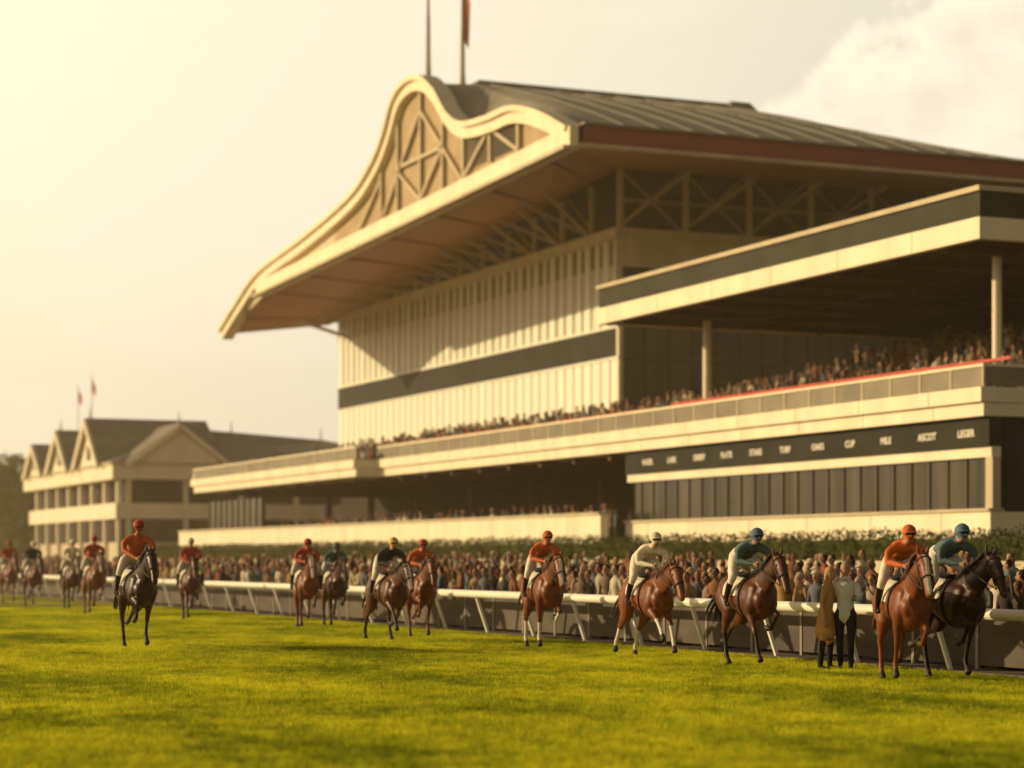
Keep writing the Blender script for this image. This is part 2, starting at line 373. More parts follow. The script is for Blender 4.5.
# roof
def cat(P,n=6):
    out=[];P=[P[0]]+P+[P[-1]]
    for i in range(1,len(P)-2):
        for k in range(n):
            t=k/n;a,bb,c,d=[np.array(q,float) for q in P[i-1:i+3]]
            out.append(tuple(.5*((2*bb)+(c-a)*t+(2*a-5*bb+4*c-d)*t*t+(3*bb-a-3*c+d)*t**3)))
    out.append(tuple(P[-1]));return out
curve=[(102.2,24.45),(105.7,25.9),(109.5,26.9),(113,27.0),(116.7,27.35),(119,28.4),(121,30.1),(123.4,31.4),(126.0,31.7),(128.4,31.0),(130.3,29.0),(132.6,27.5),(136.9,26.1),(146.5,24.8),(157.3,23.7),(163.2,22.0),(168.0,20.3)]
C=cat(curve,6)
prof=[(102.3,24.4),(108,26.5),(114,28.5),(119,30.0),(123,31.1),(126,31.2),(128.3,30.3),(130.5,28.2),(133,26.8),(137,25.5),(147,24.3),(157,23.2),(164,21.4),(169,19.7)]
py_=[p[0] for p in prof];pz_=[p[1] for p in prof];cy_=[p[0] for p in C];cz_=[p[1] for p in C]
def rz(x,y):
    zp=float(np.interp(y,py_,pz_));zc=float(np.interp(y,cy_,cz_))-.35
    m=min(1,max(0,(x-48.5)/3.2));m=m*m*(3-2*m)
    z=min(zp,zc)*(1-m)+zp*m
    base=24.4 if y<126 else min(24.4,z)
    s=1 if x<=70 else max(.15,1-(x-70)/18*.36)
    z=base+(z-base)*s
    if y>137:
        g=1+.28*min(1,(x-48)/12);z+=2.2*min(1,(x-48)/12)*min(1,(y-137)/20);y=137+(y-137)*g
    return (x,y,z)
b=B();xs=[48.5,49.3,50.1,50.9,51.7,54,56,60,66,70,79,88,100,112]
gy=list(np.linspace(102.3,135,34))+[137,142,147,152,157,161,164,168.2]
for a,c in zip(xs[:-1],xs[1:]):
    for p,q in zip(gy[:-1],gy[1:]):
        b.quad([rz(a,p),rz(c,p),rz(c,q),rz(a,q)],'roof_metal')
for i in range(29):
    x=52+i*2.1
    for p,q in ((102.4,108),(108,114),(114,119),(119,123)):
        P=Vector(rz(x,p));Q=Vector(rz(x,q));b.beam(P+Vector((0,0,.02)),Q+Vector((0,0,.02)),.05,.06,'roof_seam')
b.beam((51.5,124.5,31.35),(69.5,124.5,31.35),1.6,.35,'roof_seam')
b.hexa([(68.5,122.5,30.6),(71.5,122.5,30.2),(71.5,126,30.2),(68.5,126,30.6),(69,123.3,31.6),(70.4,123.3,31.6),(70.4,125.5,31.6),(69,125.5,31.6)],'slate_roof')
b.box(48.0,112,101.9,102.3,23.55,24.5,'maroon_fascia');b.box(47.9,112,101.8,102.28,23.38,23.55,'cream_dark')
b.box(48.2,112,101.6,102.6,24.5,24.62,'slate_roof')
def zb(y): return 23.4-(y-102.3)/55.7*1.6 if y<158 else 21.8-(y-158)/11*1.9
yo=[102.3+ (168.2-102.3)*k/16 for k in range(17)]
yi=[121.5+(178-121.5)*k/16 for k in range(17)]
for k in range(16):
    zi=[26.3-4.2*(t-121.5)/56.5 for t in (yi[k],yi[k+1])]
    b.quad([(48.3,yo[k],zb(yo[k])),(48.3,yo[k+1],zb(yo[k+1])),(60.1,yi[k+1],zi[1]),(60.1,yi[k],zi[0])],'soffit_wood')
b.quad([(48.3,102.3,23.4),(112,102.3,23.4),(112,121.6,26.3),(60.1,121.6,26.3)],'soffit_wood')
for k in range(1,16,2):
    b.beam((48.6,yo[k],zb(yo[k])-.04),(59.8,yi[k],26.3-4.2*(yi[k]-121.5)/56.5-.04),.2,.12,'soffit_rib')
b.quad([(48.3,168.2,19.9),(60.1,178,22.1),(60.1,178.3,22.4),(48.3,168.5,20.2)],'cream_dark')
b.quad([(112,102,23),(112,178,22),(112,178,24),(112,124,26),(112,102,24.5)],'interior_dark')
b.done('main_roof',gs)
# gable front
b=B()
def off(C,d):
    out=[]
    for i,(y,z) in enumerate(C):
        a=np.array(C[max(0,i-1)]);c=np.array(C[min(len(C)-1,i+1)]);t=c-a;t=t/np.linalg.norm(t)
        out.append((y+t[1]*d, z-t[0]*d))
    return out
Ci=off(C,.95);Cm=off(C,.32)
def strip(A,Bc,xa,xb,m):
    for i in range(len(A)-1):
        p=[A[i],A[i+1],Bc[i+1],Bc[i]]
        b.hexa([(xa,*q) for q in p]+[(xb,*q) for q in p],m)
strip(C,Cm,47.35,48.5,'cream_paint');strip(Cm,Ci,47.6,48.5,'cream_paint')
for i in range(len(C)-1):
    ya,za=Ci[i];yb_,zb_=Ci[i+1]
    if za-.02>zb(ya)+.4: b.hexa([(48.1,ya,zb(ya)),(48.1,yb_,zb(yb_)),(48.1,yb_,zb_+.3),(48.1,ya,za+.3),(48.4,ya,zb(ya)),(48.4,yb_,zb(yb_)),(48.4,yb_,zb_+.3),(48.4,ya,za+.3)],'gable_infill' if ya<140 else 'cream_dark')
ys=[101.9+(158-101.9)*k/12 for k in range(13)]
for a,c in zip(ys[:-1],ys[1:]):
    b.hexa([(47.5,a,zb(a)-.05),(47.5,c,zb(c)-.05),(47.5,c,zb(c)+1.0),(47.5,a,zb(a)+1.0),(48.3,a,zb(a)-.05),(48.3,c,zb(c)-.05),(48.3,c,zb(c)+1.0),(48.3,a,zb(a)+1.0)],'cream_paint')
b.beam((47.4,101.9,23.3),(47.4,158,21.75),.5,.2,'cream_dark')
T=lambda p,q,w=.22:b.beam((47.95,*p),(47.95,*q),.25,w,'truss_steel')
T((124.5,23.8),(124.5,31));T((124.5,29.5),(117.5,24));T((124.5,29.5),(131,24));T((120.8,26.6),(124.5,26.6));T((124.5,26.6),(128.4,26.6));T((120.8,23.9),(120.8,28.6));T((128.5,23.6),(128.5,29.5))
T((117.5,24.3),(117.5,26.9));T((113.5,24.5),(113.5,26.4));T((109.5,24.5),(109.5,26.1));T((117.5,24.2),(113.5,26.4));T((109.5,24.5),(113.5,26.4));T((131.5,24),(131.5,26.8));T((136,23.5),(131.5,26.4));T((124.5,24),(120.8,26.6));T((124.5,24),(128.5,26.4))
for k in range(9): b.box(47.98,48.1,109.8,113.2,24.7+k*.16,24.76+k*.16,'mullion')
for k in range(9): b.box(47.98,48.1,113.8,117.2,24.7+k*.2,24.78+k*.2,'mullion')
b.done('gable_front',gs)
def mast(x,y,z0,z1,r,name,flag=False):
    b=B()
    b.cyl((x,y,z0-.5),(x,y,z0+4),r,r*.6,'pole_metal',8);b.cyl((x,y,z0+4),(x,y,z1),r*.55,.03,'pole_metal',8)
    for s in (-1,1): b.beam((x,y+s*.5,z0-.2),(x,y,z0+3.4),.06,.06,'pole_metal')
    if flag: b.hexa([(x+.05,y,z1-6.2),(x+.3,y-.3,z1-6.8),(x+.3,y-.25,z1-6.8),(x+.05,y+.05,z1-6.2),(x+.05,y,z1-2.6),(x+.35,y-.45,z1-4.0),(x+.35,y-.4,z1-4.0),(x+.05,y+.05,z1-2.6)],'flag_red')
    b.done(name)
mast(48.9,125.7,31.7,41,.20,'radio_mast')
mast(51.0,125.2,31.2,40.5,.20,'flag_mast',True)
# ---------------------------------------------------------------- pavilion
pv=empty('clubhouse_pavilion');b=B()
px0,px1,py0,py1=45,78,191,230
b.box(px0+.4,px1,py0+.4,py1,0,9,'interior_dark')
b.box(px0,px0+.4,py0,py1,0,3.4,'cream_dark');b.box(px0+.4,px1,py0,py0+.4,0,3.4,'cream_dark')
b.box(px0-.6,px0+.4,py0-.6,py1,5.5,6.9,'cream_paint');b.box(px0+.4,px1,py0-.6,py0+.4,5.5,6.9,'cream_paint')
b.box(px0+.1,px0+.4,py0+.4,py1,3.4,5.5,'window_glass');b.box(px0+.4,px1,py0+.1,py0+.4,3.4,5.5,'window_glass')
b.box(px0-1,px1,py0-1,py1+1,9.0,10.3,'cream_paint');b.box(px0-1.2,px1,py0-1.2,py1+1.2,10.3,10.5,'cream_dark')
y=py0
while y<py1: b.box(px0-.35,px0,y,y+.45,0,9,'cream_paint');b.box(px0-.1,px0+.1,y+2.6,y+2.75,3.4,5.5,'mullion');y+=5.2
x=px0+.4
while x<px1: b.box(x,x+.45,py0-.35,py0,0,9,'cream_paint');x+=5.2
b.hexa([(px0-1.2,py0-1.2,10.5),(px1,py0-1.2,10.5),(px1,py1+1.2,10.5),(px0-1.2,py1+1.2,10.5),(px0+9,py0+9,14.2),(67,py0+9,13.4),(67,py1-9,13.4),(px0+9,py1-9,14.2)],'slate_roof')
def gabX(y,wd,zt,x0=px0-1.4,x1=px0+10):
    b.prism([(x0+.3,y-wd,10.4),(x0+.3,y+wd,10.4),(x0+.3,y,zt-.3)],(x1-x0,0,0),'cream_paint')
    for s in(-1,1):
        b.beam((x0-.1,y+s*(wd+.6),10.2),(x0-.1,y,zt),.3,.55,'cream_paint')
        b.hexa([(x0,y+s*(wd+.7),10.25),(x1,y+s*(wd+.7),10.25),(x1,y,zt+.05),(x0,y,zt+.05),(x0,y+s*(wd+.7),10.5),(x1,y+s*(wd+.7),10.5),(x1,y,zt+.3),(x0,y,zt+.3)],'slate_roof')
    b.box(x0+.2,x0+.32,y-.7,y+.7,11.0,12.3,'mullion')
def gabY(x,wd,zt,y0=py0-1.4,y1=py0+10):
    b.prism([(x-wd,y0+.3,10.4),(x+wd,y0+.3,10.4),(x,y0+.3,zt-.3)],(0,y1-y0,0),'cream_paint')
    for s in(-1,1):
        b.beam((x+s*(wd+.6),y0-.1,10.2),(x,y0-.1,zt),.3,.4,'cream_paint')
        b.hexa([(x+s*(wd+.7),y0,10.25),(x+s*(wd+.7),y1,10.25),(x,y1,zt+.05),(x,y0,zt+.05),(x+s*(wd+.7),y0,10.5),(x+s*(wd+.7),y1,10.5),(x,y1,zt+.3),(x,y0,zt+.3)],'slate_roof')
gabX(199,4.6,14.6);gabX(212,4.3,14.2);gabX(224,3.8,13.4);gabY(50,4.2,13.8)
for (x,y,z) in((44,199,14.8),(50,190,14.0),(44,212,14.4),(67,201,13.5),(58,201,14.0)):
    b.cyl((x,y,z-.2),(x,y,z+1.2),.12,.02,'cream_dark',6)
b.done('pavilion_body',pv)
for (x,y) in((45.5,218),(44,205)):
    b=B();b.cyl((0,0,0),(0,0,19.5),.08,.03,'pole_metal',8)
    b.hexa([(0.02,0,17.8),(.25,-.4,17.3),(.25,-.35,17.3),(.02,.05,17.8),(.02,0,19),(.3,-.5,18.2),(.3,-.45,18.2),(.02,.05,19)],'flag_red')
    o=b.done('flagpole');o.location=(x+1.5,y,0)
# ---------------------------------------------------------------- foliage
def leafmat(name,c1,c2,sc):
    m,nt,p=nmat(name)
    g=nt.nodes.new('ShaderNodeNewGeometry');n=nt.nodes.new('ShaderNodeTexNoise');n.inputs['Scale'].default_value=sc;nt.links.new(g.outputs['Position'],n.inputs[0])
    mx=nt.nodes.new('ShaderNodeMix');mx.data_type='RGBA';mr=nt.nodes.new('ShaderNodeMapRange');mr.inputs[1].default_value=.35;mr.inputs[2].default_value=.65
    nt.links.new(n.outputs[0],mr.inputs[0]);nt.links.new(mr.outputs[0],mx.inputs[0]);mx.inputs[6].default_value=(*c1,1);mx.inputs[7].default_value=(*c2,1)
    nt.links.new(mx.outputs[2],p.inputs['Base Color']);p.inputs['Roughness'].default_value=.7;p.inputs['Specular IOR Level'].default_value=.1
    t=nt.nodes.new('ShaderNodeBsdfTranslucent');nt.links.new(mx.outputs[2],t.inputs[0]);ms=nt.nodes.new('ShaderNodeMixShader');ms.inputs[0].default_value=.3
    nt.links.new(p.outputs[0],ms.inputs[1]);nt.links.new(t.outputs[0],ms.inputs[2]);nt.links.new(ms.outputs[0],nt.nodes['Material Output'].inputs[0]);MATS[name]=m
leafmat('hedge_leaf',(.035,.045,.008),(.08,.09,.014),3)
leafmat('tree_leaf',(.06,.055,.02),(.14,.12,.04),.35)
def leaves(cent,rad,n,size):
    d=rng.normal(size=(n,3));d/=np.linalg.norm(d,axis=1)[:,None]
    r=rng.uniform(.55,1.05,n)**.6
    P=np.array(cent)+d*r[:,None]*np.array(rad)
    a=rng.normal(size=(n,3));a/=np.linalg.norm(a,axis=1)[:,None];c=np.cross(a,d);c/=np.linalg.norm(c,axis=1)[:,None]+1e-6
    s=size*rng.uniform(.6,1.3,n)[:,None]
    Q=np.stack([P-a*s-c*s*.6,P+a*s-c*s*.6,P+a*s+c*s*.6,P-a*s+c*s*.6],1)
    return Q.reshape(-1,3)
def leafobj(chunks,name,m,parent=None):
    V=np.concatenate(chunks);n=len(V)//4
    me=bpy.data.meshes.new(name);me.from_pydata(V.tolist(),[],np.arange(4*n).reshape(n,4).tolist());me.materials.append(MATS[m]);return mkobj(name,me,parent)
hg=empty('hedge');ch=[];y=52.
while y<168:
    r=random.uniform(.8,1.0);ch.append(leaves((42.2+random.uniform(-.1,.1),y,2.3),(.75,r,random.uniform(.66,.78)),750,.045));y+=1.4
b=B();b.box(41.6,42.8,51,168.5,0,1.9,'cream_dark');b.box(41.8,42.6,51.2,168.3,1.9,2.65,'hedge_leaf');b.done('planter',hg)
leafobj(ch,'leaves','hedge_leaf',hg)
def tree(x,y,h,name='tree'):
    e=empty(name,(x,y,0));b=B()
    b.cyl((0,0,0),(.2,0,h*.45),h*.03,h*.018,'bark',8)
    ch=[]
    for k in range(10):
        a=k*2.4+random.random();rr=h*random.uniform(.1,.28);z=h*random.uniform(.38,.85)
        c=(rr*math.cos(a),rr*math.sin(a),z);b.cyl((.1,0,h*.35),c,h*.012,h*.004,'bark',5)
        q=h*random.uniform(.12,.19);ch.append(leaves(c,(q,q,q*.8),300,h*.015))
    b.done('trunk',e);leafobj(ch,'crown','tree_leaf',e)
for (x,y,h) in ((50,282,14),(58,296,17),(66,300,15),(42,300,13),(76,310,17),(88,255,16.5),(96,262,17),(50,262,12),(47,272,11),(52,275,15),(60,330,20)): tree(x,y,h)
ch=[]
for k in range(110):
    x=-330+k*4.6+random.uniform(-2,2);h=random.uniform(6,12)
    ch.append(leaves((x,380+random.uniform(-10,10),h*.5),(4.5,4,h*.55),150,.55))
for k in range(60):
    ch.append(leaves((54+random.uniform(-8,6),240+k*3.0,3.5),(3,3,random.uniform(3,5)),100,.4))
leafobj(ch,'distant_treeline','tree_leaf')
# ---------------------------------------------------------------- figures
class Fig:
    def __init__(s): s.t=[];s.x=[]
    def tube(s,pts,label,extra=False,sub=3,seg=12,ref=(0,1,0)):
        P=[tuple(p) if len(p)==5 else (*p,p[-1]) for p in pts]
        P=np.array(P,float)
        if len(P)>2: C=np.array(cat([tuple(q) for q in P],sub))
        else: C=np.array([P[0],(P[0]+P[1])/2,P[1]])
        (s.x if extra else s.t).append((C,label,seg,np.array(ref,float)))
    def ell(s,c,r,label,extra=False,seg=12):
        P=[]
        for k in range(7):
            a=-math.pi/2*.92+k/6*math.pi*.92
            P.append((c[0],c[1],c[2]+r[2]*math.sin(a),r[1]*math.cos(a),r[0]*math.cos(a)))
        (s.x if extra else s.t).append((np.array(P),label,seg,np.array((0,1.,0))))
    @staticmethod
    def geo(C,seg,ref):
        V=[];n=len(C)
        rings=[]
        for i in range(n):
            t=C[min(n-1,i+1),:3]-C[max(0,i-1),:3];t/=np.linalg.norm(t)+1e-9
            side=ref-t*ref.dot(t)
            if np.linalg.norm(side)<.15: r2=np.array((1.,0,0));side=r2-t*r2.dot(t)
            side/=np.linalg.norm(side);up=np.cross(t,side)
            rings.append((C[i,:3],side,up,C[i,3],C[i,4],t))
        R=[]
        c,sd,up,a,bb,t=rings[0];m=min(a,bb);R.append((c-t*m*.5,sd,up,a*.72,bb*.72))
        R+= [q[:5] for q in rings]
        c,sd,up,a,bb,t=rings[-1];m=min(a,bb);R.append((c+t*m*.5,sd,up,a*.72,bb*.72))
        an=np.arange(seg)*2*np.pi/seg
        for c,sd,up,a,bb in R:
            V.append(c+np.outer(np.cos(an)*a,sd)+np.outer(np.sin(an)*bb,up))
        V=np.concatenate(V);F=[]
        for i in range(len(R)-1):
            for j in range(seg):
                k=(j+1)%seg;F.append((i*seg+j,i*seg+k,(i+1)*seg+k,(i+1)*seg+j))
        F.append(tuple(range(seg-1,-1,-1)));l=(len(R)-1)*seg;F.append(tuple(l+j for j in range(seg)))
        return V,F
    def build(s,name,voxel,mats,post=None,smooth=2,ground=True):
        V=[];F=[];n=0
        for C,l,seg,ref in s.t:
            v,f=s.geo(C,seg,ref);V.append(v);F+=[tuple(i+n for i in q) for q in f];n+=len(v)
        me=bpy.data.meshes.new('tmp');me.from_pydata(np.concatenate(V).tolist(),[],F)
        import bmesh
        bm=bmesh.new();bm.from_mesh(me);bmesh.ops.recalc_face_normals(bm,faces=bm.faces);bm.to_mesh(me);bm.free()
        o=mkobj('tmp',me);r=o.modifiers.new('r','REMESH');r.mode='VOXEL';r.voxel_size=voxel
        sm=o.modifiers.new('s','SMOOTH');sm.factor=.5;sm.iterations=smooth
        dg=bpy.context.evaluated_depsgraph_get();me2=bpy.data.meshes.new_from_object(o.evaluated_get(dg))
        bpy.data.objects.remove(o)
        nv=len(me2.vertices);co=np.zeros(nv*3);me2.vertices.foreach_get('co',co);co=co.reshape(-1,3)
        no=np.zeros(nv*3);me2.vertices.foreach_get('normal',no);no=no.reshape(-1,3)
        faces=[tuple(p.vertices) for p in me2.polygons]
        cen=np.array([co[list(f)].mean(0) for f in faces])
        smp=[];rad=[];lab=[]
        for C,l,seg,ref in s.t:
            for i in range(len(C)):
                smp.append(C[i,:3]);rad.append(.5*(C[i,3]+C[i,4]));lab.append(l)
                if i+1<len(C): smp.append((C[i,:3]+C[i+1,:3])/2);rad.append(.25*(C[i,3]+C[i,4]+C[i+1,3]+C[i+1,4]));lab.append(l)
        smp=np.array(smp);rad=np.array(rad);lab=np.array(lab)
        L_=np.zeros(len(faces),int)
        for k in range(0,len(faces),2000):
            d=np.linalg.norm(cen[k:k+2000,None,:]-smp[None],axis=2)-rad[None];L_[k:k+2000]=lab[d.argmin(1)]
        if post: co,L_=post(co,no,faces,cen,L_)
        V=[co];F=list(faces);Ls=list(L_);n=nv
        for C,l,seg,ref in s.x:
            v,f=s.geo(C,seg,ref);V.append(v);F+=[tuple(i+n for i in q) for q in f];Ls+=[l]*len(f);n+=len(v)
        V=np.concatenate(V)
        if ground: V[:,2]-=V[:,2].min()
        m=bpy.data.meshes.new(name);m.from_pydata(V.tolist(),[],F)
        for q in mats: m.materials.append(MATS[q])
        m.polygons.foreach_set('material_index',Ls);m.polygons.foreach_set('use_smooth',[True]*len(F));m.update()
        bpy.data.meshes.remove(me2)
        return m
# horse ------------------------------------------------------------
mat('horse_chestnut',(.170,.046,.013),.46,.35,3,bump=.12,bscale=6,spec=.28)
mat('horse_bay',(.090,.026,.009),.44,.4,3,bump=.12,bscale=6,spec=.28)
mat('horse_dark',(.038,.014,.007),.42,.4,3,bump=.12,bscale=6,spec=.30)
mat('points_black',(.016,.010,.008),.5,.3,4)
mat('points_white',(.62,.54,.42),.7,.1,4)
mat('hoof',(.05,.04,.03),.5,.2,6)
mat('mane_hair',(.018,.011,.008),.6,.4,12)
mat('mane_chestnut',(.10,.030,.012),.6,.3,12)
mat('tack_leather',(.03,.018,.012),.45,.2,5)
mat('saddle_cloth',(.66,.58,.46),.8,.1,5)
mat('skin',(.42,.22,.13),.6,.1,8)
mat('breeches',(.70,.63,.50),.7,.08,8,bump=.4,bscale=16)
mat('boots',(.015,.013,.012),.3,.2,6)
mat('goggles',(.02,.02,.025),.15,.1,6)
def legchain(org,ang,lens,y):
    P=[org];x,z=org
    for a,l in zip(ang,lens):
        x+=l*math.sin(math.radians(a));z-=l*math.cos(math.radians(a));P.append((x,z))
    return P
def horse(name,pose,neck=0.0):
    f=Fig();T=f.tube
    fr,hd=pose
    T([(-.93,0,1.34,.09,.10),(-.84,0,1.29,.21,.23),(-.66,0,1.27,.285,.30),(-.42,0,1.25,.295,.30),(-.12,0,1.21,.285,.30),(.15,0,1.17,.295,.345),(.42,0,1.15,.28,.38),(.64,0,1.19,.235,.35),(.82,0,1.23,.155,.26)],0,seg=18)
    T([(.2,0,1.46,.06,.06),(.42,0,1.54,.06,.055),(.62,0,1.53,.06,.08)],0)
    dx,dz=.0+neck*.20,-neck*.27
    T([(.52,0,1.28,.18,.32),(.72,0,1.44,.14,.28),(.92+dx*.4,0,1.62+dz*.4,.110,.22),(1.10+dx*.8,0,1.82+dz*.8,.090,.17),(1.22+dx,0,1.95+dz,.080,.13)],0,seg=16)
    hx,hz=dx,dz
    T([(1.20+hx,0,1.99+hz,.07,.08),(1.29+hx,0,1.92+hz,.10,.13),(1.37+hx,0,1.82+hz,.095,.14),(1.46+hx,0,1.69+hz,.070,.102),(1.545+hx,0,1.57+hz,.056,.073),(1.60+hx,0,1.49+hz,.060,.066),(1.63+hx,0,1.45+hz,.045,.047)],0,seg=14)
    for s in(-1,1):
        T([(1.20+hx,s*.055,2.03+hz,.035,.030),(1.205+hx,s*.075,2.12+hz,.030,.022),(1.22+hx,s*.080,2.19+hz,.010,.010)],0,sub=2)
        f.ell((1.385+hx,s*.087,1.885+hz),(.022,.018,.022),3,True,8)
        f.ell((1.60+hx,s*.052,1.50+hz),(.014,.012,.020),3,True,6)
        f.ell((.80,s*.10,1.14),(.11,.10,.15),0)
        T([(.60,s*.14,1.34,.10,.19),(.62,s*.18,1.08,.10,.15),(.50,s*.17,.94,.085,.125)],0)
        T([(-.62,s*.13,1.30,.15,.24),(-.66,s*.17,1.10,.145,.25)],0)
        f.ell((-.42,s*.19,1.36),(.12,.08,.09),0)
        P=legchain((.50,1.02),fr[0 if s<0 else 1],(.46,.33,.115,.08),s)
        y=s*.17
        T([(P[0][0],y,P[0][1]+.05,.095,.14),(P[0][0]*.6+P[1][0]*.4,y*.97,P[0][1]*.6+P[1][1]*.4,.076,.098),(P[0][0]*.15+P[1][0]*.85,y*.9,P[0][1]*.15+P[1][1]*.85,.050,.056),(P[1][0],y*.9,P[1][1],.056,.060)],0)
        T([(P[1][0],y*.9,P[1][1],.051,.056),(P[1][0]*.75+P[2][0]*.25,y*.88,P[1][1]*.75+P[2][1]*.25,.036,.043),(P[1][0]*.2+P[2][0]*.8,y*.86,P[1][1]*.2+P[2][1]*.8,.034,.040),(P[2][0],y*.86,P[2][1],.044,.050)],1)
        T([(P[2][0],y*.86,P[2][1],.042,.047),(P[3][0],y*.86,P[3][1],.036,.040)],1)
        T([(P[3][0],y*.86,P[3][1],.044,.047),(P[4][0],y*.86,P[4][1],.058,.066)],2)
        P=legchain((-.66,1.22),hd[0 if s<0 else 1],(.38,.46,.38,.115,.08),s);y=s*.175
        T([(P[0][0],y*.9,P[0][1],.16,.26),(P[0][0]*.5+P[1][0]*.5,y,P[0][1]*.5+P[1][1]*.5,.145,.22),(P[1][0],y,P[1][1],.115,.15),(P[1][0]*.6+P[2][0]*.4,y,P[1][1]*.6+P[2][1]*.4,.088,.115),(P[1][0]*.15+P[2][0]*.85,y*.95,P[1][1]*.15+P[2][1]*.85,.050,.066),(P[2][0],y*.93,P[2][1],.055,.075)],0)
        T([(P[2][0],y*.93,P[2][1],.051,.068),(P[2][0]*.75+P[3][0]*.25,y*.9,P[2][1]*.75+P[3][1]*.25,.040,.050),(P[2][0]*.2+P[3][0]*.8,y*.88,P[2][1]*.2+P[3][1]*.8,.036,.042),(P[3][0],y*.88,P[3][1],.045,.051)],1)
        T([(P[3][0],y*.88,P[3][1],.043,.048),(P[4][0],y*.88,P[4][1],.037,.040)],1)
        T([(P[4][0],y*.88,P[4][1],.046,.048),(P[5][0],y*.88,P[5][1],.059,.066)],2)
        T([(1.23+hx,s*.10,1.99+hz,.011),(1.40+hx,s*.102,1.76+hz,.011),(1.52+hx,s*.074,1.56+hz,.011)],4,True,seg=6)
        T([(1.52+hx,s*.075,1.55+hz,.010),(1.2+hx*.5,s*.16,1.60+hz*.3,.010),(.66,s*.09,1.74,.010)],4,True,seg=6)
    def ring(c,t,a,bb,r,l,n=14):
        t=Vector(t).normalized();side=Vector((0,1,0));up=t.cross(side);pts=[]
        for k in range(n+1):
            an=2*math.pi*k/n;p=Vector(c)+side*a*math.cos(an)+up*bb*math.sin(an);pts.append((*p,r,r))
        f.x.append((np.array(pts),l,6,np.array(t)))
    ring((1.46+hx,0,1.69+hz),(.55,0,-.8),.078,.110,.013,4);ring((1.27+hx,0,1.945+hz),(.55,0,-.8),.101,.13,.012,4)
    ring((.33,0,1.16),(1,0,0),.297,.378,.02,4,20)
    for k in range(26):
        t=k/25;x=.66+t*(.52+dx);z=1.68+t*(.42+dz)-.03*math.sin(t*3.1);s=1 if k%3 else -1
        j=random.uniform(-.03,.03)
        T([(x-.05,0,z-.03,.022),(x-.10+j,s*.06,z-.02,.024),(x-.17+j,s*.12,z-.12,.016),(x-.21+j*2,s*.13,z-.22,.004)],3,True,sub=2,seg=6)
    T([(1.19+hx,0,2.05+hz,.03),(1.29+hx,0,2.02+hz,.028),(1.36+hx,0,1.93+hz,.008)],3,True,seg=6)
    T([(-.92,0,1.40,.045),(-1.05,0,1.41,.05),(-1.18,.01,1.28,.055)],3)
    for k in range(16):
        a=random.uniform(-.05,.05);c=random.uniform(-.12,.12);l=random.uniform(.75,1.0)
        T([(-1.05,a,1.41,.035),(-1.22,a*1.5,1.26,.036),(-1.36+c*.5,a+c,1.25-.28*l,.028),(-1.46+c,a+c*1.4,1.25-.58*l,.006)],3,True,sub=3,seg=6)
    T([(.20,0,1.55,.14,.035),(.05,0,1.54,.17,.035),(-.15,0,1.56,.15,.04),(-.24,0,1.59,.09,.03)],4,True)
    def post(co,no,faces,cen,L_):
        m=(L_==0)&(cen[:,0]>-.36)&(cen[:,0]<.20)&(cen[:,2]>1.20)
        L_[m]=5;idx=set()
        for i in np.nonzero(m)[0]: idx.update(faces[i])
        idx=list(idx);co[idx]+=no[idx]*.014
        b=(L_==0)&(cen[:,0]>1.30+hx)&(np.abs(cen[:,1])<.030)&(no[[f[0] for f in faces],2]>.2)
        L_[b]=6
        return co,L_
    return f.build(name,.021,['horse_bay','points_black','hoof','mane_hair','tack_leather','saddle_cloth','horse_bay'],post,2,ground=False)
poses={
 'A':(((72,-34,-75,-75),(-20,-16,32,32)),((54,-22,14,25,25),(0,-68,-62,-80,-80))),
 'B':(((-22,-26,20,20),(64,-50,-90,-95)),((34,-46,4,30,30),(64,-52,-15,-55,-55))),
 'C':(((58,42,30,30),(-34,-58,-85,-85)),((-4,-60,-32,5,5),(60,-18,22,40,40))),
 'D':(((30,18,38,38),(76,-45,-90,-90)),((46,-35,12,34,34),(2,-68,-52,-70,-70))),
 'E':(((-14,-12,34,34),(56,-62,-100,-100)),((22,-50,-6,28,28),(56,-60,-25,-60,-60))),
 'F':(((62,50,40,40),(44,30,20,20)),((-4,-60,-42,-20,-20),(14,-54,-32,-10,-10))),
}
HM={};HZ={}
for k,p in poses.items():
    me=horse('racehorse_'+k,p,{'A':.65,'B':.5,'C':1.0,'D':.6,'E':.75,'F':1.1}[k]);HM[k]=me
    HZ[k]=-min(v.co.z for v in me.vertices)
